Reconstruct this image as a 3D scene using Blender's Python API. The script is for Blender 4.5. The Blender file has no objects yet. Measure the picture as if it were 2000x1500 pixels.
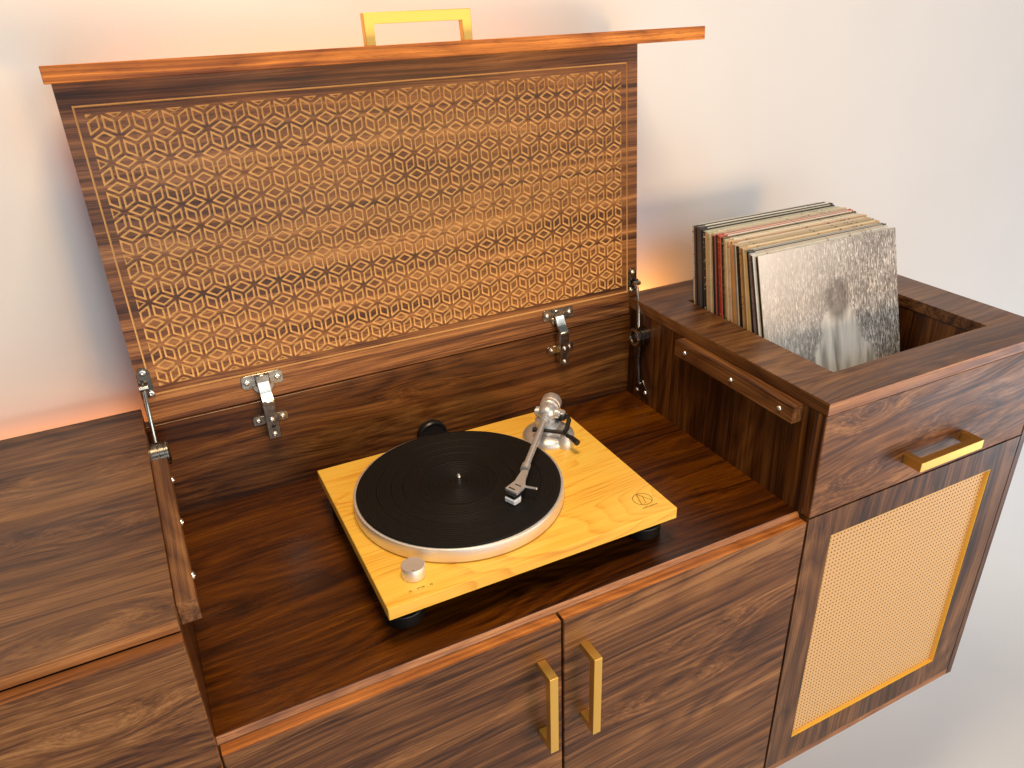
import bpy, bmesh, math, random
from mathutils import Matrix, Vector
random.seed(7)
S = bpy.context.scene
COL = S.collection
R = math.radians
# ------------------------------------------------------------------ camera
CAM = Vector((0.0508, -0.6712, 0.7147))
yaw, pitch, roll, F = -0.4639, -0.4916, -0.0295, 1528.96
fw = Vector((-math.sin(yaw)*math.cos(pitch), math.cos(yaw)*math.cos(pitch), math.sin(pitch)))
rt = Vector((math.cos(yaw), math.sin(yaw), 0)); up = rt.cross(fw)
rx = rt*math.cos(roll)+up*math.sin(roll); uy = -rt*math.sin(roll)+up*math.cos(roll)
cd = bpy.data.cameras.new('camera'); co = bpy.data.objects.new('camera', cd); COL.objects.link(co)
mw = Matrix((rx, uy, -fw)).transposed().to_4x4(); mw.translation = CAM
co.matrix_world = mw
cd.sensor_width = 36; cd.lens = F/2000*36; cd.shift_x = -27.38/2000; cd.shift_y = 34.6/2000
cd.clip_start = .02; cd.clip_end = 60
S.camera = co
# ------------------------------------------------------------------ world and lamps
wd = bpy.data.worlds.new('World'); S.world = wd; wd.use_nodes = True
bg = wd.node_tree.nodes['Background']; bg.inputs[0].default_value = (.84, .92, 1, 1); bg.inputs[1].default_value = .22
S.view_settings.view_transform = 'Standard'; S.view_settings.look = 'None'
S.view_settings.exposure = -0.18; S.view_settings.gamma = 1
def area(name, loc, target, sx, sy, power, color):
    l = bpy.data.lights.new(name, 'AREA'); l.shape = 'RECTANGLE'; l.size = sx; l.size_y = sy
    l.energy = power; l.color = color
    o = bpy.data.objects.new(name, l); COL.objects.link(o); o.location = loc
    d = Vector(target)-Vector(loc); o.rotation_euler = d.to_track_quat('-Z', 'Y').to_euler()
    return o
area('window_light', (2.3, -2.0, 1.25), (.9, .3, .0),   .9, .9, 11, (.88, .95, 1))
area('front_window', (.15, -3.0, .10), (.45, .4, .35), 2.0, 1.1, 24, (.86, .95, 1))
area('high_fill_light', (.75, -2.6, 1.9), (.75, .5, .3), 2.0, .9, 21, (.86, .95, 1))  # added fill, lifts the records' shadow off the wall
area('low_fill_light', (3.3, -1.4, -.80), (2.1, .5, -.9), 1.0, .8, 22, (.88, .95, 1))  # added fill, brightens the wall at the lower right
area('ceiling_light', (.28, -.25, 1.9), (.33, .14, 0), .50, .45, 31, (1, .74, .44))
area('warm_lamp', (1.42, -1.95, .20), (.47, .49, .42), .75, .50, 27, (1, .50, .15))
# added unseen area lights for the orange wall glow; no fixtures stand there
area('lid_glow_fill', (.38, .528, .47), (.38, .548, .9), .56, .012, 2.7, (1, .27, .03))
area('cabinet_glow_fill', (-.33, .532, .110), (-.33, .575, .26), .66, .010, .42, (1, .24, .02))
area('gap_glow_fill', (.895, .520, .060), (.895, .56, .30), .07, .010, 1.3, (1, .36, .07))
# ------------------------------------------------------------------ material helpers
class NT:
    def __init__(s, name):
        s.m = bpy.data.materials.new(name); s.m.use_nodes = True; s.t = s.m.node_tree; s.t.nodes.clear()
        s.out = s.n('ShaderNodeOutputMaterial'); s.b = s.n('ShaderNodeBsdfPrincipled')
        s.t.links.new(s.b.outputs[0], s.out.inputs[0])
    def n(s, ty, **kw):
        x = s.t.nodes.new(ty)
        for k, v in kw.items(): setattr(x, k, v)
        return x
    def put(s, node, key, v):
        sock = node.inputs[key] if not hasattr(key, 'links') else key
        if hasattr(v, 'is_output'): s.t.links.new(v, sock)
        else:
            if hasattr(sock.default_value, '__len__') and len(sock.default_value) == 4 and len(v) == 3: v = (*v, 1)
            sock.default_value = v
    def math(s, op, a, b=0.0, c=None):
        x = s.n('ShaderNodeMath', operation=op); s.put(x, 0, a); s.put(x, 1, b)
        if c is not None: s.put(x, 2, c)
        return x.outputs[0]
    def vmath(s, op, a, b):
        x = s.n('ShaderNodeVectorMath', operation=op); s.put(x, 0, a); s.put(x, 1, b); return x.outputs[0]
    def noise(s, vec, scale=1, detail=2, rough=.5, dist=0):
        x = s.n('ShaderNodeTexNoise'); s.put(x, 'Vector', vec); s.put(x, 'Scale', scale)
        s.put(x, 'Detail', detail); s.put(x, 'Roughness', rough); s.put(x, 'Distortion', dist)
        return x.outputs['Fac']
    def ramp(s, fac, stops):
        x = s.n('ShaderNodeValToRGB'); s.put(x, 0, fac); e = x.color_ramp.elements
        while len(e) < len(stops): e.new(.5)
        for el, (p, c) in zip(e, stops): el.position = p; el.color = (*c, 1) if len(c) == 3 else c
        return x.outputs[0]
    def rng(s, v, a, b, c, d):
        x = s.n('ShaderNodeMapRange'); s.put(x, 0, v)
        for i, q in enumerate((a, b, c, d)): s.put(x, i+1, q)
        return x.outputs[0]
    def mix(s, f, a, b, mode='MIX'):
        x = s.n('ShaderNodeMix', data_type='RGBA', blend_type=mode); s.put(x, 0, f); s.put(x, 6, a); s.put(x, 7, b)
        return x.outputs[2]
    def obj(s): return s.n('ShaderNodeTexCoord').outputs['Object']
    def bump(s, h, dist, strength=1):
        x = s.n('ShaderNodeBump'); s.put(x, 'Height', h); s.put(x, 'Distance', dist); s.put(x, 'Strength', strength)
        s.t.links.new(x.outputs[0], s.b.inputs['Normal'])
    def set(s, **kw):
        for k, v in kw.items(): s.put(s.b, k.replace('_', ' '), v)
        return s.m

def walnut(name, axis='x', seed=0.0, light=1.0, warp=1.0, rough=.36, red=0.0, tilt=0.0, wide=1.0, ring=.30, spec=.5, contrast=1.0, knots=()):
    t = NT(name); o = t.obj(); o0 = o
    if tilt:
        mp = t.n('ShaderNodeMapping'); t.put(mp, 'Vector', o); t.put(mp, 'Rotation', (0, tilt, 0)); o = mp.outputs[0]
    if axis != 'x':
        sp = t.n('ShaderNodeSeparateXYZ'); t.put(sp, 0, o); cb = t.n('ShaderNodeCombineXYZ')
        order = (2, 0, 1) if axis == 'z' else (1, 0, 2)
        for i, k in enumerate(order): t.put(cb, i, sp.outputs[k])
        o = cb.outputs[0]
    o = t.vmath('ADD', o, (seed*3.17, seed*1.31, seed*2.03))
    # wandering of the grain
    w1 = t.n('ShaderNodeTexNoise'); t.put(w1, 'Vector', t.vmath('MULTIPLY', o, (2.2, 6, 6))); t.put(w1, 'Scale', 1.0); t.put(w1, 'Detail', 1.5)
    d = t.vmath('SUBTRACT', w1.outputs['Color'], (.5, .5, .5))
    w2 = t.n('ShaderNodeTexNoise'); t.put(w2, 'Vector', t.vmath('MULTIPLY', o, (7, 24, 24))); t.put(w2, 'Scale', 1.0); t.put(w2, 'Detail', 1.5)
    d2 = t.vmath('SUBTRACT', w2.outputs['Color'], (.5, .5, .5))
    p = t.vmath('ADD', o, t.vmath('MULTIPLY', d, (0, .045*warp, .045*warp)))
    p = t.vmath('ADD', p, t.vmath('MULTIPLY', d2, (0, .006*warp, .006*warp)))
    for (kc, ks, kv) in knots:      # grain sweeping round a knot
        dd = t.vmath('DIVIDE', t.vmath('SUBTRACT', o0, kc), ks)
        ln = t.n('ShaderNodeVectorMath', operation='DOT_PRODUCT'); t.put(ln, 0, dd); t.put(ln, 1, dd)
        wt = t.math('MULTIPLY', t.math('POWER', 2.718, t.math('MULTIPLY', ln.outputs['Value'], -1.0)), kv)
        cb = t.n('ShaderNodeCombineXYZ'); t.put(cb, 1, wt); t.put(cb, 2, wt)
        p = t.vmath('ADD', p, cb.outputs[0])
    band = t.noise(t.vmath('MULTIPLY', p, (.35, 44/wide, 44/wide)), 1, 4, .62)
    streak = t.noise(t.vmath('MULTIPLY', p, (.7, 230, 230)), 1, 3, .65)
    fine = t.noise(t.vmath('MULTIPLY', p, (4, 620, 620)), 1, 2, .6)
    cloud = t.noise(t.vmath('MULTIPLY', p, (1.5, 9, 9)), 1, 2, .5)
    loop = t.noise(t.vmath('MULTIPLY', p, (1.5, 8.5, 8.5)), 1, 1.0, .4)
    rg = t.math('FRACT', t.math('MULTIPLY', loop, 17.0))
    rg = t.ramp(rg, [(0, (.35, .35, .35)), (.35, (1, 1, 1)), (.80, (.30, .30, .30)), (.93, (0, 0, 0)), (1, (.35, .35, .35))])
    v = t.math('MULTIPLY', t.rng(band, .30, .70, 0, 1), .42)
    v = t.math('MULTIPLY_ADD', t.rng(streak, .32, .68, 0, 1), .34, v)
    v = t.math('MULTIPLY_ADD', rg, ring*.55, v)
    v = t.math('MULTIPLY_ADD', t.rng(fine, .3, .7, 0, 1), .19, v)
    v = t.math('MULTIPLY_ADD', t.rng(cloud, .3, .7, 0, 1), .20, v)
    v = t.math('MULTIPLY', v, 1/(1.06+ring*.55))
    v = t.math('MULTIPLY_ADD', t.math('SUBTRACT', v, .5), 1.45*contrast, .48)
    L = light; rr = red
    g1, b1 = 1-.20*rr, 1-.55*rr
    c = t.ramp(v, [(.16, (.024*L, .0068*L*g1, .0026*L*b1)), (.36, (.080*L, .0262*L*g1, .0085*L*b1)),
                   (.54, (.165*L, .0635*L*g1, .0190*L*b1)), (.72, (.270*L, .116*L*g1, .036*L*b1)), (.92, (.42*L, .200*L*g1, .070*L*b1))])
    # dark open pores
    pore = t.noise(t.vmath('MULTIPLY', p, (60, 1500, 1500)), 1, 1, .5)
    pm = t.rng(pore, .62, .72, 0, .55)
    c = t.mix(pm, c, (.018, .008, .005))
    t.bump(t.math('ADD', t.math('MULTIPLY', fine, .6), t.math('MULTIPLY', pm, -.8)), .00022, .45)
    rgh = t.rng(t.noise(t.vmath('MULTIPLY', o, (5, 24, 24)), 1, 3, .6), .3, .7, rough-.05, rough+.09)
    t.put(t.b, 'Roughness', rgh)
    return t.set(Base_Color=c, Specular_IOR_Level=spec)

def plain(name, col, rough=.5, metal=0.0, noise=0.0, nscale=60, spec=.5, brush=None):
    t = NT(name); o = t.obj(); c = col
    if noise:
        vec = o if brush is None else t.vmath('MULTIPLY', o, brush)
        f = t.noise(vec, nscale if brush is None else 1, 3, .6)
        k = t.rng(f, .3, .7, 1-noise, 1+noise)
        c = t.vmath('MULTIPLY', col, t.cmb(k)) if False else t.mix(1.0, (*col, 1), t.ramp(t.rng(f, .3, .7, 0, 1), [(0, (1-noise,)*3), (1, (1,)*3)]), 'MULTIPLY')
        t.put(t.b, 'Roughness', t.rng(f, .3, .7, max(.02, rough-.07), rough+.08))
    else: t.put(t.b, 'Roughness', rough)
    return t.set(Base_Color=c, Metallic=metal, Specular_IOR_Level=spec)

def ash(name):
    t = NT(name); o = t.obj()
    w = t.n('ShaderNodeTexNoise'); t.put(w, 'Vector', t.vmath('MULTIPLY', o, (4, 11, 11))); t.put(w, 'Scale', 1); t.put(w, 'Detail', 1.5)
    p = t.vmath('ADD', o, t.vmath('MULTIPLY', t.vmath('SUBTRACT', w.outputs['Color'], (.5, .5, .5)), (0, .020, .020)))
    loop = t.noise(t.vmath('MULTIPLY', p, (1.6, 12, 12)), 1, .8, .4)
    rg = t.math('FRACT', t.math('MULTIPLY', loop, 34.0))
    line = t.ramp(rg, [(0, (0, 0, 0)), (.55, (.25, .25, .25)), (.9, (1, 1, 1)), (1, (0, 0, 0))])
    streak = t.noise(t.vmath('MULTIPLY', p, (5, 260, 260)), 1, 3, .6)
    big = t.noise(t.vmath('MULTIPLY', p, (2, 16, 16)), 1, 2, .5)
    v = t.math('MULTIPLY_ADD', t.rng(streak, .3, .7, 0, 1), .34, t.math('MULTIPLY', line, .30))
    v = t.math('MULTIPLY_ADD', t.rng(big, .3, .7, 0, 1), .30, v)
    c = t.ramp(v, [(.1, (.93, .62, .105)), (.5, (.91, .51, .065)), (.9, (.66, .24, .02))])
    t.bump(streak, .0001, .4); t.put(t.b, 'Roughness', .34)
    return t.set(Base_Color=c)

def speckled(name, a, b, scale, thr=.55, rough=.55, stretch=(1, 1, 1)):
    t = NT(name); o = t.obj()
    f = t.noise(t.vmath('MULTIPLY', o, stretch), scale, 2, .6)
    c = t.mix(t.rng(f, thr-.03, thr+.03, 0, 1), a, b)
    f2 = t.noise(o, 35, 3, .6)
    c = t.mix(.35, c, t.ramp(f2, [(.3, (.55, .5, .45)), (.7, (1, 1, 1))]), 'MULTIPLY')
    return t.set(Base_Color=c, Roughness=rough)

def wall_mat():
    t = NT('white_wall'); o = t.obj()
    f = t.noise(o, 2.2, 3, .55); g = t.noise(o, 160, 3, .6)
    c = t.ramp(f, [(.3, (.695, .718, .745)), (.7, (.735, .757, .785))])
    t.bump(t.math('ADD', t.math('MULTIPLY', g, .1), t.noise(o, 5, 2, .5)), .0035, .35)
    return t.set(Base_Color=c, Roughness=.62, Specular_IOR_Level=.3)

def meadow_print():
    # black and white print of dry grass with a soft pale shape in the middle (plain stand-in picture)
    t = NT('meadow_print'); o = t.obj()
    def strands(rot, sc, seed):
        mp = t.n('ShaderNodeMapping'); t.put(mp, 'Vector', o); t.put(mp, 'Rotation', (0, rot, 0)); t.put(mp, 'Location', (seed, 0, seed*.7)); t.put(mp, 'Scale', sc)
        return t.noise(mp.outputs[0], 1, 2.5, .62, .9)
    a = strands(.25, (420, 40, 70), 1.3); b = strands(-.55, (380, 40, 80), 4.1); c3 = strands(1.1, (360, 40, 90), 7.7)
    m = t.math('MAXIMUM', t.math('MAXIMUM', a, b), c3)
    big = t.noise(o, 14, 2, .5)
    v = t.math('MULTIPLY_ADD', t.math('SUBTRACT', big, .5), .18, m)
    g = t.ramp(v, [(.50, (.07, .065, .06)), (.57, (.24, .23, .225)), (.63, (.55, .54, .53)), (.70, (.88, .875, .87))])
    sp = t.n('ShaderNodeSeparateXYZ'); t.put(sp, 0, o); x = sp.outputs[0]; z = sp.outputs[2]
    n = t.noise(o, 26, 3, .6)
    def blob(cx, cz, rx_, rz_, soft):
        dx = t.math('DIVIDE', t.math('SUBTRACT', x, cx), rx_); dz = t.math('DIVIDE', t.math('SUBTRACT', z, cz), rz_)
        r = t.math('SQRT', t.math('ADD', t.math('MULTIPLY', dx, dx), t.math('MULTIPLY', dz, dz)))
        r = t.math('ADD', r, t.math('MULTIPLY', t.math('SUBTRACT', n, .5), .55))
        return t.rng(r, 1-soft, 1+soft, 1, 0)
    fade = t.math('MULTIPLY', t.rng(z, .06, .32, .1, .95), t.rng(x, .24, .0, 0.20, 1))
    g = t.mix(fade, g, (.80, .80, .80))
    fold = t.noise(t.vmath('MULTIPLY', o, (60, 1, 9)), 1, 2, .5, .6)
    cloth = t.ramp(fold, [(.32, (.34, .33, .31)), (.5, (.70, .69, .66)), (.7, (.86, .85, .83))])
    g = t.mix(t.math('MAXIMUM', blob(.172, .052, .082, .125, .05), blob(.168, .165, .040, .040, .08)), g, cloth)
    g = t.mix(t.math('MULTIPLY', blob(.167, .212, .026, .034, .25), .75), g, t.ramp(n, [(.3, (.05, .048, .046)), (.55, (.16, .155, .15)), (.8, (.45, .44, .43))]))
    return t.set(Base_Color=g, Roughness=.30, Specular_IOR_Level=.5)

# ------------------------------------------------------------------ mesh helpers
class MB:
    def __init__(s): s.v = []; s.f = []; s.mi = []
    def add(s, vs, fs, M=None, mi=0):
        k = len(s.v)
        s.v += [tuple(M @ Vector(v)) if M is not None else tuple(v) for v in vs]
        s.f += [tuple(i+k for i in f) for f in fs]; s.mi += [mi]*len(fs); return s
    def box(s, x0, x1, y0, y1, z0, z1, c=.0007, M=None, mi=0):
        bm = bmesh.new(); bmesh.ops.create_cube(bm, size=1)
        for v in bm.verts: v.co = Vector(((x0+x1)/2+v.co.x*(x1-x0), (y0+y1)/2+v.co.y*(y1-y0), (z0+z1)/2+v.co.z*(z1-z0)))
        return s.bm(bm, c, M, mi)
    def bm(s, bm, c=0, M=None, mi=0, seg=1):
        if c > 0: bmesh.ops.bevel(bm, geom=list(bm.edges), offset=c, segments=seg, affect='EDGES', profile=.5)
        bmesh.ops.recalc_face_normals(bm, faces=bm.faces)
        bm.verts.index_update()
        s.add([v.co.copy() for v in bm.verts], [[v.index for v in f.verts] for f in bm.faces], M, mi); bm.free(); return s
    def prism(s, poly, z0, z1, M=None, c=0, mi=0, seg=1):
        bm = bmesh.new(); n = len(poly)
        a = [bm.verts.new((x, y, z0)) for x, y in poly]; b = [bm.verts.new((x, y, z1)) for x, y in poly]
        bm.faces.new(a[::-1]); bm.faces.new(b)
        for i in range(n): bm.faces.new((a[i], a[(i+1) % n], b[(i+1) % n], b[i]))
        return s.bm(bm, c, M, mi, seg)
    def lathe(s, prof, n=32, M=None, mi=0, cap=True):
        vs = []; fs = []; m = len(prof)
        for i in range(n):
            a = 2*math.pi*i/n
            vs += [(r*math.cos(a), r*math.sin(a), z) for r, z in prof]
        for i in range(n):
            j = (i+1) % n
            for k in range(m-1): fs.append((i*m+k, j*m+k, j*m+k+1, i*m+k+1))
        if cap:
            if prof[0][0] > 1e-6: fs.append(tuple(i*m for i in range(n))[::-1])
            if prof[-1][0] > 1e-6: fs.append(tuple(i*m+m-1 for i in range(n)))
        return s.add(vs, fs, M, mi)
    def tube(s, pts, r, n=12, M=None, mi=0):
        pts = [Vector(p) for p in pts]; rs = r if isinstance(r, (list, tuple)) else [r]*len(pts)
        vs = []; fs = []; prev = None
        for i, p in enumerate(pts):
            d = (pts[min(i+1, len(pts)-1)]-pts[max(i-1, 0)]).normalized()
            u = (prev - d*prev.dot(d)).normalized() if prev is not None else d.orthogonal().normalized()
            prev = u; w = d.cross(u)
            vs += [p+(u*math.cos(2*math.pi*k/n)+w*math.sin(2*math.pi*k/n))*rs[i] for k in range(n)]
        for i in range(len(pts)-1):
            for k in range(n): fs.append((i*n+k, i*n+(k+1) % n, (i+1)*n+(k+1) % n, (i+1)*n+k))
        fs.append(tuple(range(n))[::-1]); fs.append(tuple((len(pts)-1)*n+k for k in range(n)))
        return s.add(vs, fs, M, mi)
    def mesh(s, name, mats, smooth=False):
        me = bpy.data.meshes.new(name); me.from_pydata([tuple(v) for v in s.v], [], s.f)
        for m in (mats if isinstance(mats, (list, tuple)) else [mats]): me.materials.append(m)
        me.polygons.foreach_set('material_index', s.mi)
        if smooth:
            me.polygons.foreach_set('use_smooth', [True]*len(me.polygons)); me.set_sharp_from_angle(angle=R(38))
        me.update(); return me
def frame(o, X, Y, Z):
    M = Matrix((Vector(X), Vector(Y), Vector(Z))).transposed().to_4x4(); M.translation = Vector(o); return M
def AX(o, axis):   # lathe axis helper: local z -> axis
    q = Vector((0, 0, 1)).rotation_difference(Vector(axis)); M = q.to_matrix().to_4x4(); M.translation = Vector(o); return M
def thing(name, label, cat, loc=(0, 0, 0), rz=0, group=None):
    o = bpy.data.objects.new(name, None); COL.objects.link(o); o.location = loc; o.rotation_euler = (0, 0, rz)
    o.empty_display_size = .05; o['label'] = label; o['category'] = cat
    if group: o['group'] = group
    return o
def part(name, mb, mat, parent, smooth=False, label=None, kind=None, local=False):
    o = bpy.data.objects.new(name, mb.mesh(name, mat, smooth) if isinstance(mb, MB) else mb); COL.objects.link(o)
    if parent is not None:
        o.parent = parent
        if not local:        # geometry given in world coordinates
            w = Vector((0, 0, 0)); q = parent
            while q is not None: w += q.location; q = q.parent
            o.location = -w
    if label: o['label'] = label
    if kind: o['kind'] = kind
    return o
def screw_mb(r=.0036, h=.0016, M=None, mb=None):
    mb = mb or MB()
    mb.lathe([(r, 0), (r, h*.35), (r*.82, h*.85), (r*.45, h), (r*.42, h*.35), (0, h*.3)], 14, M)
    return mb
def text_mb(txt, size, M, depth=.00012, align='CENTER'):
    cu = bpy.data.curves.new('t', 'FONT'); cu.body = txt; cu.size = size; cu.extrude = depth; cu.align_x = align; cu.resolution_u = 3
    ob = bpy.data.objects.new('t', cu); COL.objects.link(ob)
    dg = bpy.context.evaluated_depsgraph_get(); me = ob.evaluated_get(dg).to_mesh()
    mb = MB(); mb.add([v.co.copy() for v in me.vertices], [tuple(p.vertices) for p in me.polygons], M)
    ob.evaluated_get(dg).to_mesh_clear(); bpy.data.objects.remove(ob); bpy.data.curves.remove(cu)
    return mb

# ------------------------------------------------------------------ materials
M_floor = walnut('walnut_tray', 'x', 1.0, .50, 1.5, .28, red=1.8, wide=2.8, contrast=.82, ring=.34)  # same veneer, shade of the sunken tray put into the colour
M_back = walnut('walnut_back', 'x', 2.3, .66, .9, .34, red=.8, wide=1.4, knots=[((.275, .46, .060), (.08, 9, .020), .009), ((.43, .46, .118), (.07, 9, .018), -.012)])  # darkened veneer, holds the shade on the back panel
M_side = walnut('walnut_side', 'z', 3.1, .42, .6, .32, red=.9)  # darkened veneer, holds the shade on the inner sides
M_ltop = walnut('walnut_left_top', 'x', 4.2, .66, 1.0, .36, ring=.36, wide=1.2, contrast=.85, knots=[((-.20, .203, .18), (.085, .028, 9), 0.033), ((-.11, .33, .18), (.10, .030, 9), 0.025), ((-.075, .18, .18), (.05, .020, 9), 0.019), ((-.08, .03, .18), (.07, .022, 9), -0.019)])
M_ldrw = walnut('walnut_left_drawer', 'x', 5.4, .86, 1.2, .38, wide=1.6, ring=.22, knots=[((-.085, -.02, .095), (.05, 9, .020), 0.017), ((-.24, -.02, .05), (.10, 9, .03), -0.017)], spec=.34)
M_rtop = walnut('walnut_right_top', 'x', 6.6, .66, 1.0, .36, wide=1.4, contrast=.9)
M_rdrw = walnut('walnut_right_drawer', 'x', 7.9, .80, 1.4, .40, wide=1.5, ring=.25, tilt=.12, knots=[((.935, -.02, .155), (.05, 9, .022), 0.025), ((.93, -.02, .045), (.045, 9, .018), 0.022), ((1.15, -.02, .10), (.09, 9, .03), -0.028)], spec=.34)
M_door1 = walnut('walnut_door_a', 'x', 8.7, .86, .7, .38, tilt=.05, ring=.26, spec=.34)
M_door2 = walnut('walnut_door_b', 'x', 9.5, .78, .8, .38, tilt=.06, ring=.30, knots=[((.665, -.02, -.145), (.075, 9, .020), 0.028), ((.62, -.02, -.235), (.08, 9, .022), 0.030)], spec=.34)
M_spk = walnut('walnut_speaker_door', 'z', 10.2, .56, 1.2, .34, ring=.4, spec=.34)
M_lid = walnut('walnut_lid', 'x', 11.7, 1.42, .45, .38, wide=1.0, spec=.42, red=.2)  # same veneer made lighter, glare on the lid put into the colour
M_fas = walnut('walnut_fascia', 'x', 12.9, 1.9, .4, .40, spec=.3, red=1.15, contrast=.8)  # light orange tone paints the warm light on the board's edge
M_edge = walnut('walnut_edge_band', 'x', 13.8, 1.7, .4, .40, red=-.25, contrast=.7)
M_edge2 = walnut('walnut_warm_lit_band', 'x', 15.1, 2.5, .4, .38, red=.7, contrast=.6)  # orange is warm light painted on the upward door edges
M_sidey = walnut('walnut_side_band', 'y', 16.2, .60, .4, .38, red=.4)
M_stile = walnut('walnut_edge_stile', 'z', 17.3, .85, .4, .38, red=.3)
M_edge3 = walnut('walnut_dark_band', 'x', 18.4, 1.35, .4, .40, red=.5, contrast=.6)
M_cleat = walnut('walnut_cleat', 'y', 14.4, .75, .5, .38, red=.2)
M_core = plain('raw_board_core', (.90, .60, .24), .60, 0, .10, 300, spec=.25)
M_brass = plain('satin_brass', (.82, .54, .14), .40, 1.0)
M_gold = plain('gold_edge', (.95, .60, .10), .36, .35, .06, 200)
M_grille = plain('gold_mesh', (.68, .445, .205), .50, .10, .06, 260)
M_black = plain('black_plastic', (.010, .010, .011), .38)
M_dark = plain('dark_board', (.03, .017, .008), .7)
M_rubber = plain('black_rubber', (.006, .0055, .005), .55, 0, .3, 300, spec=.22)
M_nickel = plain('nickel', (.60, .56, .48), .20, 1.0, .08, 90)
M_darkmetal = plain('dark_nickel', (.20, .18, .155), .26, 1.0, .1, 90)
M_screw = plain('bright_screw', (.80, .78, .74), .22, 1.0)
M_alu = plain('brushed_aluminium', (.86, .83, .80), .44, .80, .05, 0, brush=(2, 2, 900))
M_arm = plain('silver_paint', (.66, .68, .70), .38, .70, .05, 200)
M_ash = ash('orange_ash')
M_ink = plain('black_ink', (.03, .02, .012), .6)
M_clear = plain('pale_plastic', (.66, .72, .80), .18)
M_white = plain('white_paper', (.78, .77, .74), .6)

# ------------------------------------------------------------------ the setting: white sweep behind and below
WY = .565
prof = [(WY, 3.0), (WY, -.62)]
for i in range(1, 13):
    a = i/12*math.pi/2; prof.append((WY-.45+.45*math.cos(a), -.62-.45*math.sin(a)))
prof.append((-3.5, -1.07))
mb = MB(); n = len(prof)
mb.add([(x, y, z) for x in (-3.5, 5.0) for y, z in prof], [(i, i+1, n+i+1, n+i) for i in range(n-1)])
w = part('wall', mb, wall_mat(), None, True); w['kind'] = 'structure'

# ------------------------------------------------------------------ console
W, D, H, HL = .8425, .4634, .1949, .1811
T = .018; XR = 1.3535; ZB = -.581; DB = .4831; FY = .0062; XL = -.95
con = thing('record_console', 'long walnut record console with brass handles, its carved lid raised', 'console', (.4, .23, ZB))
def P(name, mb, mat, parent=con, **k): return part(name, mb, mat, parent, **k)
# middle bay
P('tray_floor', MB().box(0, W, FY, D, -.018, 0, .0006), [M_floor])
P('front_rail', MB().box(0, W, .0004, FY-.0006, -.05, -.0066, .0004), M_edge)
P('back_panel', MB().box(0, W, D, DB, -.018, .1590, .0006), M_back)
for i, (xa, xb) in enumerate(((-.018, 0), (W, W+.018))):
    P('side_panel', MB().box(xa, xb, .0005, DB-.001, ZB+.0145, (HL-.0152) if i == 0 else H-.0202, .0005), M_side)
P('end_panel', MB().box(XL-.0148, XL-.0002, -.0054, DB-.001, ZB, HL, .0006), M_side)
P('wall_bracket', MB().box(-.6, 1.2, DB, WY-.0008, -.22, -.12, .001), M_dark)
P('carcass_back', MB().box(XL, XR-.001, DB-.012, DB-.0005, ZB+.001, -.02, 0), M_dark)
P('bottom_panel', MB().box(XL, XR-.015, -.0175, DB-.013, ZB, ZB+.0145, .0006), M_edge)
P('inner_shelf', MB().box(.001, W-.001, .002, DB-.013, -.30, -.285, 0), M_dark)
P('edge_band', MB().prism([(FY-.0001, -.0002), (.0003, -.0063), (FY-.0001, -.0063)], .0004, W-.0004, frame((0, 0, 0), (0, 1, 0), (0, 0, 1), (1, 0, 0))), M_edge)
# cleats with screws
for side in (0, 1):
    x0, x1 = (.0002, .020) if side == 0 else (W-.020, W-.0002)
    c = P('cleat', MB().box(x0, x1, .0245, .332 if side == 0 else .300, .1475, .1750, .0008), M_cleat)
    for y in ((.2933, .1906, .0824) if side == 0 else (.273, .1573, .0514)):
        M = AX((x1, y, .161), (1, 0, 0)) if side == 0 else AX((x0, y, .161), (-1, 0, 0))
        part('screw', screw_mb(.0046, .0026, M), M_screw, c, True)
# cable grommet on the back panel
M = AX((.431, D, .024), (0, -1, 0))
g = P('cable_grommet', MB().lathe([(.0265, 0), (.0265, .010), (.0245, .0125), (.0225, .0125), (.0215, .011), (0, .011)], 36, M), M_black, smooth=True)
# ---- left cabinet
P('cabinet_top', MB().box(XL, 0, -.0054, DB, HL-.015, HL, .0006), [M_ltop], label='walnut top of the left cabinet')
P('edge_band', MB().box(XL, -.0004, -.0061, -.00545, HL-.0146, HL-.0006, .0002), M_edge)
dl = P('drawer', MB().box(XL, .0006, -.0234, -.0062, -.0118, HL-.0165, .0012), M_ldrw, label='walnut drawer front of the left cabinet')
part('edge_band', MB().box(XL, .0002, -.0229, -.0066, HL-.01648, HL-.0161, .0001), M_edge3, dl)
P('cabinet_door', MB().box(XL, .0006, -.0234, -.0062, ZB+.003, -.0148, .0007), M_door1)
P('drawer_body', MB().box(XL, -.019, 0, DB-.02, -.01, HL-.02, 0), M_dark)
# ---- doors of the middle bay with bar handles
def bar_handle(o, X, Y, Z, L, proj, wd, th):
    """U shaped square bar: X along the bar, Z out of the face, Y across"""
    poly = [(0, 0), (th, 0), (th, proj-th), (L-th, proj-th), (L-th, 0), (L, 0), (L, proj), (0, proj)]
    M = frame(o, X, Z, Vector(X).cross(Vector(Z)))
    return MB().prism(poly, -wd/2, wd/2, M, .0007, seg=2)
for (xa, xb, mat, hx, z0, z1) in ((.0022, .4190, M_door1, .3882, -.1970, -.0595), (.4226, .8397, M_door2, .4540, -.1988, -.0580)):
    d = P('cabinet_door', MB().box(xa, xb, -T, -.0004, ZB+.016, -.0062, .0012), mat)
    part('edge_band', MB().box(xa+.0004, xb-.0004, -T+.0005, -.0008, -.00618, -.0058, .0001), M_edge2, d)  # thin added strip carries the painted warm light on the door top
    part('bar_handle', bar_handle((hx, -T, z0), (0, 0, 1), (1, 0, 0), (0, -1, 0), z1-z0, .035, .0122, .0110), M_brass, d)
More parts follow.
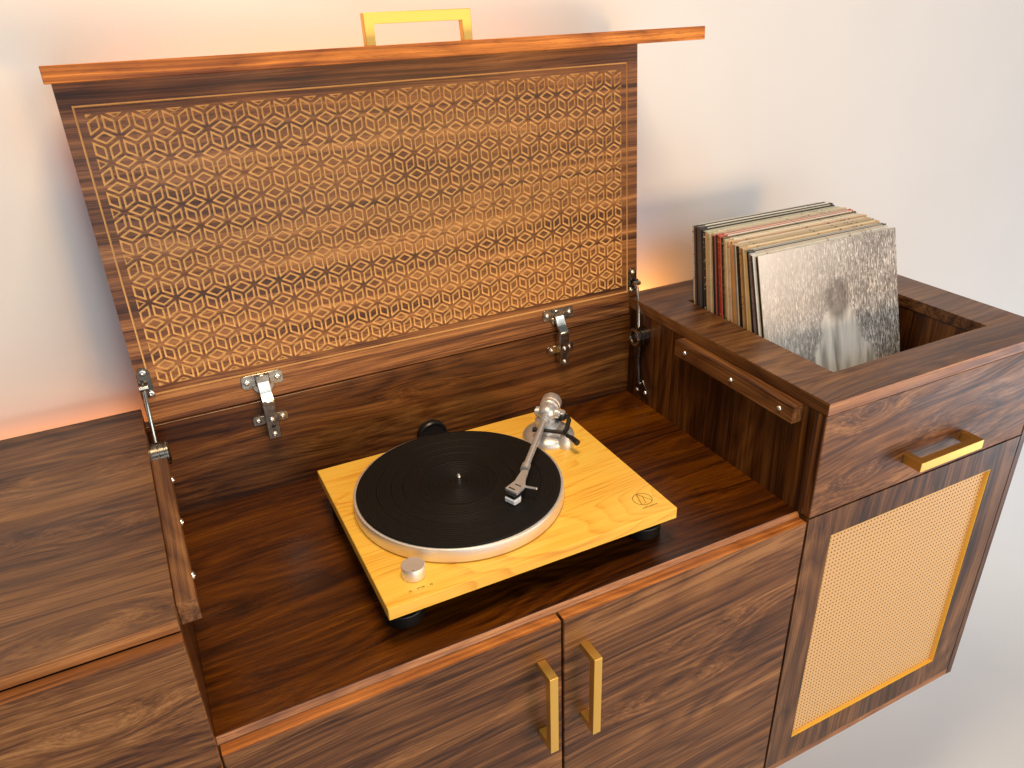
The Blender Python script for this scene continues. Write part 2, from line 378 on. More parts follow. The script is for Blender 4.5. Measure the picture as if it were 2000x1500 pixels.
# ---- right cabinet
hx0, hx1, hy0, hy1 = .921, 1.2675, .050, .396
def ring_top(mb, x0, x1, y0, y1, a0, a1, b0, b1, z0, z1):
    vs = []
    for z in (z0, z1): vs += [(x0, y0, z), (x1, y0, z), (x1, y1, z), (x0, y1, z), (a0, b0, z), (a1, b0, z), (a1, b1, z), (a0, b1, z)]
    fs = []
    for i in range(4):
        j = (i+1) % 4
        fs += [(8+i, 8+j, 12+j, 12+i), (i, 4+i, 4+j, j), (i, j, 8+j, 8+i), (4+i, 12+i, 12+j, 4+j)]
    return mb.add(vs, fs)
P('bin_top', ring_top(MB(), W, XR, -T, DB, hx0, hx1, hy0, hy1, H-.020, H), M_rtop, label='walnut top of the right cabinet with the record opening')
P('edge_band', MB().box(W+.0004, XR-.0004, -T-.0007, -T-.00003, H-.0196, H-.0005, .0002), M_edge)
P('edge_band', MB().box(W-.0006, W-.00005, -T+.0003, DB-.001, H-.0196, H-.0004, .0002), M_sidey)
# record bin inside
zf = .016
bi = P('record_bin', MB().box(hx0-.014, hx1+.014, hy0-.012, hy1+.012, zf-.012, zf, 0), M_side)
for nm, bx in (('bin_wall', (hx0-.014, hx0-.003, hy0-.012, hy1+.012)), ('bin_wall', (hx1+.002, hx1+.014, hy0-.012, hy1+.012)),
               ('bin_wall', (hx0-.002, hx1+.001, hy0-.013, hy0-.002)), ('bin_wall', (hx0-.002, hx1+.001, hy1+.002, hy1+.013))):
    part(nm, MB().box(*bx, zf+.0005, H-.0205, 0), M_side if bx[0] > 1 or bx[0] < .91 else M_floor, bi)
# drawer front and its handle
d = P('drawer', MB().box(W+.0006, 1.3365, -T, -.0004, .0003, H-.0204, .0012), M_rdrw, label='walnut drawer front under the record opening')
part('bar_handle', bar_handle((1.0290, -T, .0482), (1, 0, 0), (0, 0, 1), (0, -1, 0), .1440, .0325, .0165, .0115), M_brass, d)
part('edge_band', MB().box(W+.0001, W+.00058, -T+.0004, -.0006, .0006, H-.0207, .0001), M_stile, d)
P('end_panel', MB().box(1.3390, XR, -T, DB-.001, ZB, H-.0202, .0006), M_spk)
# speaker door
sx0, sx1, sz0, sz1 = W+.0012, 1.3365, ZB+.0165, -.0021
gx0, gx1, gz0, gz1 = .8983, 1.2771, -.5125, -.0515
mb = MB()
vs = []
for y in (-T, -.0004): vs += [(sx0, y, sz0), (sx1, y, sz0), (sx1, y, sz1), (sx0, y, sz1), (gx0, y, gz0), (gx1, y, gz0), (gx1, y, gz1), (gx0, y, gz1)]
fs = []
for i in range(4):
    j = (i+1) % 4
    fs += [(i, j, 4+j, 4+i), (8+i, 12+i, 12+j, 8+j), (i, 8+i, 8+j, j), (4+i, 4+j, 12+j, 12+i)]
mb.add(vs, fs)
sd = P('speaker_door', mb, M_spk)
e = .0014
tr = MB()
for a in ((gx0+.0003, gx1-.0003, gz0+.0003, gz0+e), (gx0+.0003, gx1-.0003, gz1-e, gz1-.0003), (gx0+.0003, gx0+e, gz0+e, gz1-e), (gx1-e, gx1-.0003, gz0+e, gz1-e)):
    tr.box(a[0], a[1], -T+.0004, -.0085, a[2], a[3], .0002)
part('gold_trim', tr, M_gold, sd)
# perforated grille: real holes
px_, pz_ = .0074, .0079; hr = .00150
mb = MB(); GY = -.0100; ax0, ax1, az0, az1 = gx0+.0003, gx1-.0003, gz0+.0003, gz1-.0003
rows = int((az1-az0)/pz_)+1
for r in range(rows):
    zc = az0+(r+.5)*pz_; za, zb_ = az0+r*pz_, min(az0+(r+1)*pz_, az1)
    if zb_-za < pz_*.75: 
        mb.add([(ax0, GY, za), (ax1, GY, za), (ax1, GY, zb_), (ax0, GY, zb_)], [(0, 1, 2, 3)]); continue
    x = ax0
    while x < ax1-1e-6:
        xa, xb = max(x, ax0), min(x+px_, ax1); xc = x+px_/2
        if xb-xa < px_*.9:
            mb.add([(xa, GY, za), (xb, GY, za), (xb, GY, zb_), (xa, GY, zb_)], [(0, 1, 2, 3)])
        else:
            o8 = [(xb, zc), (xb, zb_), (xc, zb_), (xa, zb_), (xa, zc), (xa, za), (xc, za), (xb, za)]
            h8 = [(xc+hr*math.cos(k*math.pi/4), zc+hr*math.sin(k*math.pi/4)) for k in range(8)]
            vs = [(p, GY, q) for p, q in o8]+[(p, GY, q) for p, q in h8]+[(p, GY+.0022, q) for p, q in h8]
            fs = []
            for k in range(8):
                m = (k+1) % 8; fs += [(k, 8+k, 8+m, m)]
            mb.add(vs, fs); mb.add(vs, [(8+k, 16+k, 16+(k+1) % 8, 8+(k+1) % 8) for k in range(8)], None, 1)  # dark colour on the hole walls stands in for shade inside
        x += px_
part('grille', mb, [M_grille, M_dark], sd)
part('backing_board', MB().box(gx0+.001, gx1-.001, GY+.0035, -.001, gz0+.001, gz1-.001, 0), M_dark, sd)

# ------------------------------------------------------------------ lid
ang = .0652; LO = Vector((0, .4674, .1608)); LX0, LX1, LL = .0055, .8592, .4635
LM = frame(LO, (1, 0, 0), (0, math.sin(ang), math.cos(ang)), (0, -math.cos(ang), math.sin(ang)))   # x, s (up the lid), n (to the viewer)
GD = .0026
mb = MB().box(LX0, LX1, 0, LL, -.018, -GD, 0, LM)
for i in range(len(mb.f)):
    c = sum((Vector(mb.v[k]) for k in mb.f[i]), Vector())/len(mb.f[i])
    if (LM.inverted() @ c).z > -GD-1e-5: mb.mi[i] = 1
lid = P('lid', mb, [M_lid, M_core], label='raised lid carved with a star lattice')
face = MB()
def q4(x0, x1, s0, s1):
    face.add([(x0, s0, 0), (x1, s0, 0), (x1, s1, 0), (x0, s1, 0)], [(0, 1, 2, 3)], LM)
def rectring(o, i_):
    (a, b, c, d), (e_, f, g_, h) = o, i_
    q4(a, b, c, g_); q4(a, b, h, d); q4(a, e_, g_, h); q4(f, b, g_, h)
def wallpoly(mb, poly, mi, z0=-GD-.0002, z1=0.0, inward=True):
    n = len(poly); vs = [(x, y, z1) for x, y in poly]+[(x, y, z0) for x, y in poly]
    mb.add(vs, [(k, (k+1) % n, n+(k+1) % n, n+k) for k in range(n)], LM, mi)
rect = lambda a, b, c, d: [(a, c), (b, c), (b, d), (a, d)]
bo = (.0204, .8396, .0428, .4348); gw = .0024
bi_ = (bo[0]+gw, bo[1]-gw, bo[2]+gw, bo[3]-gw)
SP, RW = .0355, .03104; NR = 12
PX0, PS1 = .0304, .4258; PX1 = PX0+22.5*SP; PS0 = PS1-NR*RW
pr = (PX0, PX1, PS0, PS1)
rectring((LX0, LX1, 0, LL), bo); rectring(bi_, pr)
wallpoly(face, rect(LX0, LX1, 0, LL), 1); wallpoly(face, rect(*bo), 1); wallpoly(face, rect(*bi_), 1)
def clip(poly, a, b, c):      # keep a*x+b*y<=c
    out = []
    for k in range(len(poly)):
        p, q = poly[k], poly[(k+1) % len(poly)]; dp, dq = a*p[0]+b*p[1]-c, a*q[0]+b*q[1]-c
        if dp <= 1e-9: out.append(p)
        if (dp < -1e-9 and dq > 1e-9) or (dp > 1e-9 and dq < -1e-9):
            u = dp/(dp-dq); out.append((p[0]+u*(q[0]-p[0]), p[1]+u*(q[1]-p[1])))
    o2 = []
    for p in out:
        if not o2 or math.dist(p, o2[-1]) > 1e-6: o2.append(p)
    if len(o2) > 1 and math.dist(o2[0], o2[-1]) < 1e-6: o2.pop()
    return o2
def area2(p): return .5*sum(p[k][0]*p[(k+1) % len(p)][1]-p[(k+1) % len(p)][0]*p[k][1] for k in range(len(p)))
def inset(poly, d):
    n = len(poly); res = poly
    for k in range(n):
        p, q = poly[k], poly[(k+1) % n]; l = math.dist(p, q); a, b = (q[1]-p[1])/l, -(q[0]-p[0])/l
        res = clip(res, a, b, a*p[0]+b*p[1]-d)
        if len(res) < 3: return []
    return res
tiles = []
hh = RW/3.0
for r in range(-1, NR+2):
    sv = PS1-r*RW; off = PX0+(SP/2 if r % 2 == 0 else 0)
    for c in range(-2, 25):
        x = off+c*SP
        A, B = (x, sv), (x+SP, sv); Dn, E = (x-SP/2, sv-RW), (x+SP/2, sv-RW)
        c_abE = (x+SP/2, sv-hh); c_aDE = (x, sv-2*hh); c_up = (x+SP/2, sv+hh); c_l = (x-SP/2, sv-hh)
        for poly in ([A, c_abE, B, c_up], [A, c_aDE, E, c_abE], [A, c_l, Dn, c_aDE]):
            if area2(poly) < 0: poly = poly[::-1]
            for h in ((-1, 0, -PX0), (1, 0, PX1), (0, -1, -PS0), (0, 1, PS1)):
                if len(poly) >= 3: poly = clip(poly, *h)
            if len(poly) < 3 or area2(poly) < 1e-6: continue
            q = inset(poly, .0018); isl = inset(poly, .0018+(.0027 if len(poly) > 3 else .0019))
            if len(q) != len(poly) or area2(q) < 3e-6:
                face.add([(a, b, 0) for a, b in poly], [tuple(range(len(poly)))], LM); continue
            k = len(poly)
            face.add([(a, b, 0) for a, b in poly]+[(a, b, 0) for a, b in q], [(i, (i+1) % k, k+(i+1) % k, k+i) for i in range(k)], LM)
            wallpoly(face, q, 1)
            if len(isl) >= 3 and area2(isl) > 1.5e-6: tiles.append(isl)
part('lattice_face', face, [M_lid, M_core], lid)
def tile_mb(mb, poly):
    n = len(poly); i2 = inset(poly, .00025)
    mb.add([(x, y, -.00005) for x, y in poly], [tuple(range(n))], LM, 0); wallpoly(mb, poly, 1, z1=-.00005)
def tsize(poly):
    cx = sum(p[0] for p in poly)/len(poly); cy = sum(p[1] for p in poly)/len(poly)
    wpt = LM @ Vector((cx, cy, 0)); v = (wpt-CAM); dn = v.normalized()
    return area2(poly)*abs(dn.dot(LM.col[2].xyz))/v.length_squared
tiles.sort(key=tsize, reverse=True)
rest = MB()
for k, poly in enumerate(tiles):
    if k < 300:
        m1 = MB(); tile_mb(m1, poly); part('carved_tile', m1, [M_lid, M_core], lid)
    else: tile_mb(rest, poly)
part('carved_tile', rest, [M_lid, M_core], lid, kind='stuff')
fa = part('fascia', MB().box(LX0, LX1, LL+.0003, LL+.0180, -.018, .172, .0007, LM), M_fas, lid, label='front board of the lid, now lying flat on top')
part('bar_handle', bar_handle(LM @ Vector((.3715, LL+.018, .1000)), (1, 0, 0), LM.col[2].xyz, LM.col[1].xyz, .1475, .0385, .0130, .0125), M_brass, lid)

# ------------------------------------------------------------------ hinges (two alike)
def hinge(xc):
    pl = MB()
    pw, ph = .031, .0105
    poly = []
    for sx, sy in ((1, 1), (-1, 1), (-1, -1), (1, -1)):
        for k in range(4):
            a = {(1, 1): 0, (-1, 1): 90, (-1, -1): 180, (1, -1): 270}[(sx, sy)]+k*30
            poly.append((sx*(pw-.005)+.005*math.cos(R(a)), sy*(ph-.005)+.005*math.sin(R(a))))
    pl.prism(poly, .0002, .0022, LM @ Matrix.Translation((xc, .031, 0)), .0005)
    cup = []
    for k in range(13):
        a = R(180+k*15); cup.append((.0165*math.cos(a), -.002+.0165*math.sin(a)))
    pl.prism(cup, .0002, .0030, LM @ Matrix.Translation((xc, .027, 0)), .0006)
    pl.box(xc-.0110, xc+.0110, .0220, .0405, .0022, .0066, .0018, LM)
    h = P('hinge', pl, M_nickel, smooth=True)
    for s_ in (-.0225, .0225):
        part('screw', screw_mb(.0046, .0022, LM @ Matrix.Translation((xc+s_, .031, .0022))), M_screw, h, True)
    # bent link between lid and body
    a = LM @ Vector((0, .030, .0060)); b = LM @ Vector((0, .012, .0130))
    ys = [(a.y, a.z), (b.y, b.z), (D-.020, .166), (D-.020, .160), (D-.012, .160), (D-.006, .168), (a.y+.004, a.z-.004)]
    Mx = frame((xc, 0, 0), (0, 1, 0), (0, 0, 1), (1, 0, 0))
    part('link', MB().prism(ys, -.0082, .0082, Mx, .0006), M_nickel, h, True)
    arm = MB()
    arm.box(xc-.0092, xc+.0092, D-.0185, D-.0165, .1000, .1630, .0006)
    for sx in (-1, 1): arm.box(xc+sx*.0085-.0009, xc+sx*.0085+.0009, D-.0168, D-.004, .1040, .1610, .0003)
    arm.box(xc-.0095, xc+.0095, D-.0205, D-.0150, .1600, .1645, .0008)
    part('hinge_arm', arm, M_nickel, h, True)
    wp = MB(); wp.prism([(xc-.0265, .1215), (xc-.0245, .1205), (xc+.0245, .1205), (xc+.0265, .1215), (xc+.0265, .1330), (xc+.0245, .1345), (xc-.0245, .1345), (xc-.0265, .1330)], -(D-.0002), -(D-.0032), frame((0, 0, 0), (1, 0, 0), (0, 0, 1), (0, -1, 0)), .0005)
    wp.box(xc-.0060, xc+.0060, D-.010, D-.0004, .1000, .1560, .0006)
    part('mounting_plate', wp, M_nickel, h, True)
    for (sx, z, y) in ((-.0185, .1275, D-.0032), (.0185, .1275, D-.0032), (0, .1330, D-.0185), (0, .1075, D-.0185)):
        part('screw', screw_mb(.0043 if sx else .0040, .0024, AX((xc+sx, y, z), (0, -1, 0))), M_screw, h, True)
    part('slot', MB().lathe([(.0030, 0), (.0030, .0005), (0, .0005)], 14, AX((xc, D-.0185, .1215), (0, -1, 0))), M_black, h)
    return h
h1 = hinge(.1725)
dx = .690-.1725
h2 = h1.copy(); COL.objects.link(h2); h2.location = h1.location+Vector((dx, 0, 0))
for ch in list(h1.children):
    c = ch.copy(); COL.objects.link(c); c.parent = h2

# ------------------------------------------------------------------ lid stays, one per side
def stay(side):
    sg = 1 if side == 0 else -1
    xw = 0.0 if side == 0 else W                       # face of the side panel
    X = lambda d: xw+sg*d
    xb = .0155 if side == 0 else .8490                 # bracket on the lid
    br = MB()
    br.prism([(-.0075, -.022), (.0075, -.022), (.0085, -.010), (.0085, .016), (.004, .0235), (-.004, .0235), (-.0085, .016), (-.0085, -.010)], .0002, .0022, LM @ Matrix.Translation((xb, .0635, 0)), .0005)
    br.box(xb-sg*.0035-.0025, xb-sg*.0035+.0025, .050, .068, .0022, .0125, .0008, LM)
    st = P('lid_stay', br, M_darkmetal, smooth=True)
    for (dx_, s_) in ((0, .0800), (sg*.004, .0470)):
        part('screw', screw_mb(.0050, .0026, LM @ Matrix.Translation((xb+dx_, s_, .0022))), M_screw, st, True)
    pv = LM @ Vector((xb-sg*.0035, .0600, .0105)); C0 = Vector((X(.0125), .417, .136))
    e1 = C0+Vector((-sg*.004, .006, .0165))
    rd = MB(); rd.tube([pv, pv.lerp(e1, .5)+Vector((0, -.004, 0)), e1], [.0026, .0030, .0034], 10)
    rd.tube([pv-Vector((sg*.006, 0, 0)), pv+Vector((sg*.006, 0, 0))], .0046, 12)
    part('stay_arm', rd, M_nickel, st, True)
    dr = MB().lathe([(.0150, -.0125), (.0182, -.0115), (.0182, -.0035), (.0165, -.0030), (.0165, -.0015), (.0182, -.0010), (.0182, .0050), (.0165, .0056), (.0165, .0070), (.0180, .0075), (.0180, .0100), (.0165, .0112), (.0120, .0112), (.0112, .0085), (.0070, .0085), (.0060, .0100), (0, .0100)], 32, AX(C0+Vector((-sg*.001, 0, 0)), (sg, 0, 0)))
    part('spring_drum', dr, M_darkmetal, st, True)
    rg = MB().lathe([(.0118, .0113), (.0148, .0122), (.0160, .0113), (.0118, .0112)], 32, AX(C0+Vector((-sg*.001, 0, 0)), (sg, 0, 0)), cap=False)
    part('drum_ring', rg, M_nickel, st, True)
    lo = MB()
    lo.tube([C0+Vector((-sg*.004, .004, -.012)), Vector((X(.007), .4235, .085)), Vector((X(.006), .4190, .040))], [.0085, .0055, .0055], 12)
    part('lower_arm', lo, M_darkmetal, st, True)
    bp = MB().prism([(.395, .015), (.436, .015), (.434, .028), (.424, .045), (.412, .045), (.397, .028)], .0002, .0022, frame((xw, 0, 0), (0, 1, 0), (0, 0, 1), (sg, 0, 0)), .0005)
    part('base_plate', bp, M_darkmetal, st, True)
    for (y, z) in ((.4200, .0380), (.4280, .0200), (.4010, .0235)):
        part('screw', screw_mb(.0046, .0030, AX((X(.0022), y, z), (sg, 0, 0))), M_screw, st, True)
stay(0); stay(1)

# ------------------------------------------------------------------ turntable
tt = thing('turntable', 'orange ash turntable with black platter mat and silver straight tonearm', 'turntable', (.2124, .0329, 0), -.006)
def TP(name, mb, mat, parent=tt, **k): return part(name, mb, mat, parent, local=True, **k)
ZP = .0654
TP('plinth', MB().box(0, .42, 0, .343, ZP-.0180, ZP, .0009), M_ash)
TP('underside', MB().box(.012, .408, .012, .331, ZP-.030, ZP-.0181, .002), M_black)
for (fx, fy) in ((.032, .050), (.398, .050), (.032, .300), (.398, .300)):
    f = TP('foot', MB().lathe([(.0235, 0), (.0265, .003), (.0270, .016), (.0260, .021), (.0215, .0225), (.0190, .024), (.0190, ZP-.030)], 36, Matrix.Translation((fx, fy, .0))), M_rubber, smooth=True)
    TP('foot_ring', MB().lathe([(.0270, .0175), (.0276, .0185), (.0276, .0200), (.0268, .0210), (.0255, .0205)], 36, Matrix.Translation((fx, fy, .0)), cap=False), M_black, f, smooth=True)
pc = Matrix.Translation((.1655, .1735, 0))
ZQ = ZP+.0040
TP('platter_gasket', MB().lathe([(.1425, ZP+.0001), (.1435, ZQ-.0015)], 72, pc), M_black, smooth=True)
pt = TP('platter', MB().lathe([(.1460, ZQ-.0022), (.1490, ZQ-.0018), (.1495, ZQ-.0005), (.1495, ZQ+.0160), (.1490, ZQ+.0176), (.1478, ZQ+.0180), (.1474, ZQ+.0172), (.1463, ZQ+.0172), (.1460, ZQ+.0180), (.1455, ZQ+.0180), (.1450, ZQ+.0165), (0, ZQ+.0165)], 128, pc), M_alu, smooth=True)
prof = [(.1446, ZQ+.0166), (.1449, ZQ+.0196), (.1443, ZQ+.0204), (.1425, ZQ+.0206)]
zt = ZQ+.0206; zt_in = ZQ+.0198
def groove(r, dz, wv=.0006):
    prof.extend([(r+wv, zt), (r, zt-dz), (r-wv, zt)])
rr = .1400
for r in (.1385, .1340, .1295, .1250, .1205): groove(r, .00035, .0004)
groove(.1165, .0009, .0009)
for r in (.1125, .1085, .1045, .1005): groove(r, .00035, .0004)
groove(.0965, .0009, .0009)
for r in (.0930, .0895, .0860, .0825): groove(r, .00030, .0004)
groove(.0795, .0009, .0009)
for r in (.0755, .0715, .0675, .0635, .0595): groove(r, .00030, .0004)
prof.append((.0560, zt)); prof.append((.0545, zt+.0003)); prof.append((.0535, zt-.0008)); zt = zt-.0008
for r in (.0500, .0455, .0415, .0375, .0335, .0295, .0255, .0215, .0175): groove(r, .0006, .0007)
prof += [(.0130, zt), (.0125, zt-.0006), (.0040, zt-.0006), (0, zt-.0006)]
TP('platter_mat', MB().lathe(prof, 128, pc), M_rubber, pt, smooth=True)
TP('spindle', MB().lathe([(.0036, zt-.0006), (.0036, zt+.0100), (.0034, zt+.0110), (.0014, zt+.0145), (0, zt+.0150)], 20, pc), M_screw, pt, smooth=True)
kn = TP('knob', MB().lathe([(.0142, ZP+.0005), (.0150, ZP+.0008), (.0150, ZP+.0165), (.0145, ZP+.0172), (.0142, ZP+.0172), (0, ZP+.0171)], 48, Matrix.Translation((.0484, .0435, 0))), M_alu, smooth=True)
TP('knob_mark', MB().lathe([(.0008, 0), (.0008, .00015), (0, .00015)], 10, Matrix.Translation((.0450, .0322, ZP+.0172))), M_ink, kn)
ZT = ZP+.00004
for txt, x, y in (('33', .0340, .0160), ('STOP', .0480, .0160), ('45', .0615, .0160)):
    TP('lettering', text_mb(txt, .0042, Matrix.Translation((x, y, ZT))), M_ink)
# maker's emblem: ring with a leaning A and a triangle, words below
em = MB(); ex, ey, er = .3892, .0405, .0138
n = 64; vs = []; fs = []
for i in range(n):
    a = 2*math.pi*i/n
    for r_ in (er-.0004, er+.0004): vs.append((ex+r_*math.cos(a), ey+r_*math.sin(a), ZT+.0001))
for i in range(n): j = (i+1) % n; fs.append((2*i, 2*i+1, 2*j+1, 2*j))
em.add(vs, fs)
def stroke(p, q, wd=.0007):
    p = Vector((*p, 0)); q = Vector((*q, 0)); d = (q-p).normalized(); nn = Vector((-d.y, d.x, 0))*wd/2
    em.add([(*(p+nn).xy, ZT+.00012), (*(q+nn).xy, ZT+.00012), (*(q-nn).xy, ZT+.00012), (*(p-nn).xy, ZT+.00012)], [(3, 2, 1, 0)])
stroke((ex-.0012, ey+er), (ex-.0085, ey-er*.78)); stroke((ex-.0012, ey+er), (ex+.0105, ey-er*.64)); stroke((ex+.0036, ey+.0052), (ex-.0012, ey-er*.80))
TP('emblem', em, M_ink)
TP('lettering', text_mb('audio-technica', .0042, Matrix.Translation((ex, ey-er-.0062, ZT))), M_ink)
# tonearm
ab = Matrix.Translation((.3560, .2580, 0))
base = TP('arm_base', MB().lathe([(.0425, ZP+.0001), (.0425, ZP+.0040), (.0405, ZP+.0080), (.0350, ZP+.0125), (.0270, ZP+.0155), (.0215, ZP+.0165), (.0205, ZP+.0180), (.0200, ZP+.0240), (.0190, ZP+.0252), (0, ZP+.0252)], 64, ab), M_arm, smooth=True)
TP('lift_post', MB().lathe([(.0125, ZP+.0002), (.0120, ZP+.0120), (.0085, ZP+.0165), (.0070, ZP+.0220), (0, ZP+.0222)], 28, Matrix.Translation((.3650, .2190, 0))), M_arm, base, smooth=True)
lb = MB()
lb.tube([(.3250, .2490, .0920), (.3390, .2370, .0925), (.3610, .2165, .0925)], .0032, 10)
lb.tube([(.3240, .2500, .0920), (.3275, .2468, .0920)], .0042, 12)
TP('lift_bar', lb, M_black, base, smooth=True)
ad = MB()
ad.tube([(.3610, .2165, .0925), (.3700, .2230, .0930), (.3860, .2440, .0950), (.3890, .2520, .0960), (.3830, .2600, .0960)], .0038, 10)
ad.lathe([(.0080, .0900), (.0085, .0915), (.0085, .1000), (.0078, .1010)], 24, Matrix.Translation((.3815, .2610, 0)))
TP('antiskate_bracket', ad, M_black, base, smooth=True)
TP('antiskate_knob', MB().lathe([(.0070, .1005), (.0070, .1030), (.0064, .1036), (0, .1036)], 24, Matrix.Translation((.3815, .2610, 0))), M_arm, base, smooth=True)
TP('lift_lever', MB().tube([(.3640, .2120, .0890), (.3655, .1995, .0905), (.3670, .1840, .0890)], [.0030, .0040, .0050], 10), M_black, base, smooth=True)
PV = Vector((.3545, .2600, .1065)); TE = Vector((.2520, .1350, .1070))
u = (TE-PV).normalized(); vv = Vector((0, 0, 1)).cross(u).normalized(); wv_ = u.cross(vv)
tb = MB(); tb.tube([PV+u*.006, TE+u*.003], .0047, 16); tb.tube([PV+u*.012, PV+u*.019], .0072, 18); tb.tube([PV+u*.019, PV+u*.024], .0062, 18)
ta = TP('tonearm', tb, M_arm, smooth=True)
gb = MB()
gb.lathe([(0, -.0155), (.0085, -.0140), (.0135, -.0090), (.0155, 0), (.0135, .0090), (.0085, .0140), (0, .0155)], 28, AX(PV-u*.006, u))
gb.tube([PV-u*.006-vv*.0185, PV-u*.006+vv*.0185], .0085, 20); gb.tube([PV-u*.006-vv*.0205, PV-u*.006+vv*.0205], .0048, 16)
gb.lathe([(.0165, ZP+.0250), (.0165, .0955), (.0120, .0990)], 28, Matrix.Translation((PV.x-.002, PV.y+.002, 0)))
TP('gimbal', gb, M_arm, ta, smooth=True)
cw = MB().lathe([(.0060, -.004), (.0150, -.004), (.0158, -.0030), (.0158, .0060), (.0164, .0065), (.0164, .0240), (.0155, .0252), (.0060, .0252), (.0060, .0240), (0, .0240)], 36, AX(PV-u*.020, -u))
TP('counterweight', cw, M_alu, ta, smooth=True)
cl = MB(); cl.tube([TE-u*.009, TE+u*.004], .0064, 18)
TP('collar', cl, M_arm, ta, smooth=True)
ZH = .1085
hs = MB(); hs.prism([(.2446, .1300), (.2232, .1089), (.2042, .1008), (.2125, .0810), (.2303, .0918), (.2389, .1072), (.2520, .1240)][::-1], ZH-.0022, ZH+.0022, Matrix.Identity(4), .0005)
TP('headshell', hs, M_arm, ta)
ds = MB(); ds.prism([(.2085, .0985), (.2125, .0890), (.2145, .0900), (.2105, .0998)], ZH+.0021, ZH+.0024); ds.prism([(.2195, .1010), (.2235, .0920), (.2250, .0930), (.2212, .1022)], ZH+.0021, ZH+.0024)
TP('headshell_slot', ds, M_black, ta)
TP('finger_lift', MB().tube([(.2290, .0950, ZH), (.2350, .0855, ZH+.001), (.2400, .0765, ZH+.003)], .0017, 8), M_arm, ta, smooth=True)
hx, hy = .2125, .0925
Mh = Matrix.Translation((hx, hy, 0)) @ Matrix.Rotation(math.atan2(-.0198, .0083), 4, 'Z')
TP('cartridge', MB().box(-.0085, .0085, -.0075, .0085, ZH-.0090, ZH-.0023, .0012, Mh), M_black, ta)
TP('stylus_guard', MB().prism([(-.0095, -.0085), (.0095, -.0085), (.0100, .0040), (.0060, .0090), (-.0060, .0090), (-.0100, .0040)], ZH-.0178, ZH-.0092, Mh, .0016), M_clear, ta)

# ------------------------------------------------------------------ records in the bin
cr = (.70, .52, .30); pal = (.74, .60, .44); bl = (.012, .011, .012)
specs = [  # rear to front: spine colour, speckle colour or None, sleeve (top edge) colour, thickness, label
 (pal, (.25, .10, .05), (.10, .09, .08), .0042, 'record with worn cream spine at the very rear of the bin'),
 ((.05, .012, .012), None, (.10, .09, .085), .0050, 'record with thin dark maroon spine just in front of the rearmost cream one'),
 ((.09, .065, .055), None, (.20, .19, .18), .0055, 'record with brown grey spine between the maroon and slate ones'),
 ((.075, .085, .095), None, (.09, .09, .10), .0042, 'record with slate grey spine behind the plain black one near the rear'),
 (bl, None, (.06, .06, .06), .0052, 'record with plain black spine behind the black and white speckled one'),
 ((.03, .03, .03), (.78, .76, .70), (.50, .55, .42), .0055, 'record with black spine dotted with white marks'),
 (cr, None, (.62, .64, .48), .0068, 'record with wide plain cream spine in front of the white dotted one'),
 ((.66, .50, .27), (.42, .36, .16), (.70, .62, .44), .0062, 'record with olive stained cream spine'),
 ((.76, .58, .42), (.55, .36, .22), (.72, .58, .42), .0058, 'record with pale peach spine behind a black one'),
 ((.02, .014, .022), None, (.40, .10, .07), .0062, 'record with black spine in front of the pale peach one'),
 ((.05, .028, .026), (.12, .07, .06), (.55, .12, .09), .0052, 'record with dark brown spine directly behind the red one'),
 ((.42, .055, .030), (.66, .24, .08), (.62, .14, .10), .0066, 'record with red and orange blotched spine'),
 ((.035, .030, .018), (.30, .25, .12), (.20, .16, .10), .0052, 'record with near black spine in front of the red blotched one'),
 ((.62, .46, .20), (.10, .08, .04), (.68, .56, .36), .0056, 'record with yellow spine finely dotted in black'),
 ((.70, .55, .31), None, (.72, .58, .38), .0050, 'record with tan cream spine in front of the dotted yellow one'),
 ((.72, .56, .38), (.62, .16, .07), (.70, .50, .30), .0056, 'record with cream spine marked in red'),
 ((.66, .17, .05), None, (.60, .40, .24), .0042, 'record with narrow bright orange red spine'),
 ((.66, .35, .13), None, (.70, .48, .27), .0078, 'record with wide orange tan spine'),
 ((.30, .27, .26), None, (.62, .50, .34), .0042, 'record with mid grey spine behind a wide black one'),
 (bl, (.06, .06, .05), (.55, .44, .28), .0075, 'record with widest black spine between grey and tan ones'),
 ((.62, .38, .17), (.20, .09, .04), (.66, .50, .32), .0058, 'record with tan spine speckled dark brown'),
 ((.32, .19, .07), None, (.60, .44, .26), .0048, 'record with narrow brown spine beside the yellow cream one'),
 ((.72, .54, .25), None, (.10, .11, .09), .0070, 'record with yellow cream spine nearest the front dark ones'),
 (bl, None, (.10, .11, .10), .0062, 'record with black spine in front of the yellow cream one'),
 ((.26, .21, .22), (.09, .08, .08), (.62, .62, .62), .0062, 'record with mauve grey spine second from the front'),
 ((.05, .045, .045), (.10, .09, .09), (.82, .82, .80), .0052, 'record with charcoal spine and white top edge right behind the front cover'),
]
SZ = .3130
def sleeve_mesh(th, col, i):
    return MB().box(0, SZ, 0, th, 0, SZ, .0007).mesh('record', speckled('sleeve_%d' % i, col, tuple(.45*c for c in col), 70, .60, .5, (1, 1, .3)))
tot = sum(s[3] for s in specs); y0, y1 = .3900, .2135      # at the rim of the opening (z = H)
gap = (abs(y0-y1)-tot)/len(specs)
y = y0
zb = zf+.0015
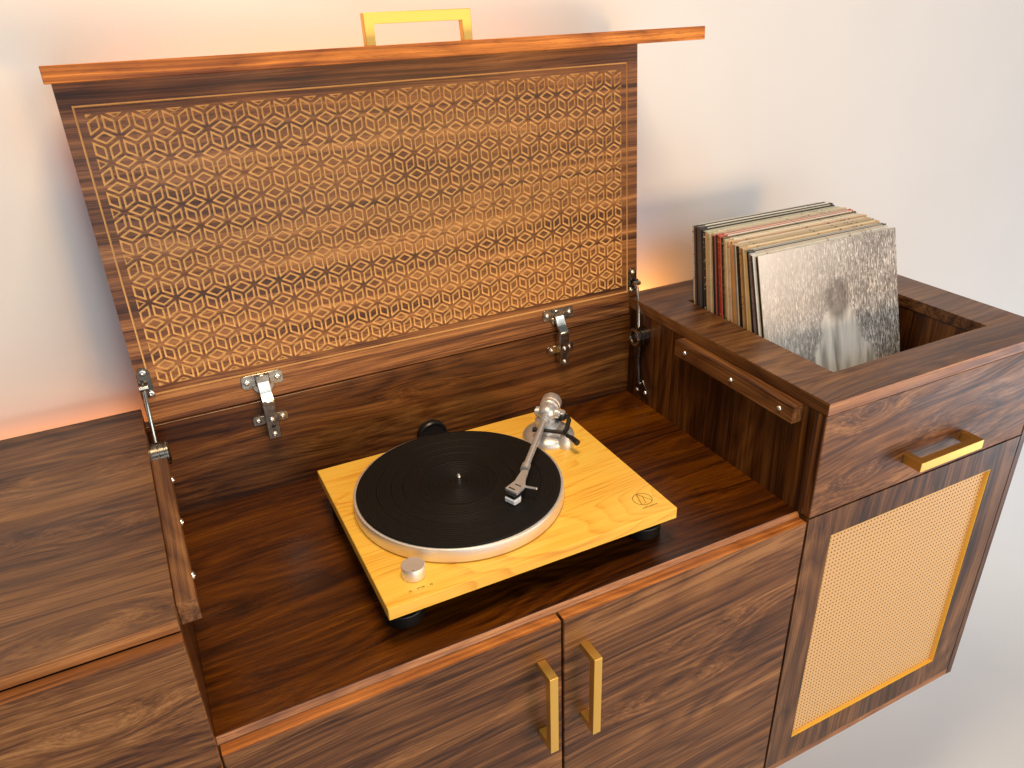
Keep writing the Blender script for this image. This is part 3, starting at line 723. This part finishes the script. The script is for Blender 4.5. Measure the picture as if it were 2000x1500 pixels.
for i, (sc, sp2, slv, th, lab) in enumerate(specs):
    f = i/(len(specs)-1)
    lean = .155+.125*f**2+random.uniform(-.006, .006)
    yr = y-th; y = yr-gap
    yb = yr-lean*(H-zb)
    o = part('record', sleeve_mesh(th, slv, i), None, None)
    o['label'] = lab; o['category'] = 'record'; o['group'] = 'records standing in the bin'
    jx = random.uniform(-.0025, .0025); jz = random.uniform(-.002, .0045)
    o.location = (.9285+jx+.003*(1-f), yb, zb+max(0, jz)); o.rotation_euler = (-math.atan(lean), 0, random.uniform(-.006, .006))
    sm = speckled('spine_%d' % i, sc, sp2 or tuple(.8*c for c in sc), 1, .60 if sp2 else .66, .5, (40, 40, 120 if sp2 else 25))
    part('spine', MB().box(-.0005, -.0001, .0003, th-.0003, .001, SZ-.001, .0001), sm, o, local=True)
    # printed paper edge showing at the open mouth of the sleeve
    part('inner_sleeve', MB().box(.012, SZ-.010, th*.35, th*.62, SZ-.02, SZ+.0012+random.uniform(-.0009, .0012), 0), plain('inner_%d' % i, random.choice([(.72, .66, .52), (.60, .50, .34), (.78, .76, .70), (.50, .46, .40)]), .6), o, local=True)
    if i == 9:
        poly = [(.21+.150*math.cos(R(a)), -.1415+.150*math.sin(R(a))) for a in range(68, 113, 3)]
        part('disc', MB().prism(poly, -.0006, .0006, frame((0, th*.75, SZ-.001-.0), (1, 0, 0), (0, 0, 1), (0, -1, 0)) @ Matrix.Translation((0, -.005, 0))), M_black, o, local=True)
# front cover
lean = .285; th = .0048
o = part('record', sleeve_mesh(th, (.66, .55, .36), 99), None, None)
o['label'] = 'front record with a grey meadow picture cover, facing out of the bin'; o['category'] = 'record'; o['group'] = 'records standing in the bin'
o.location = (.9295, .2062-lean*(H-zb), zb); o.rotation_euler = (-math.atan(lean), 0, -.002)
part('cover_picture', MB().box(.0002, SZ-.0002, -.0006, -.0001, .0002, SZ-.0002, .0002), meadow_print(), o, local=True)
part('spine', MB().box(-.0005, -.0001, .0003, th-.0003, .001, SZ-.001, .0001), M_black, o, local=True)
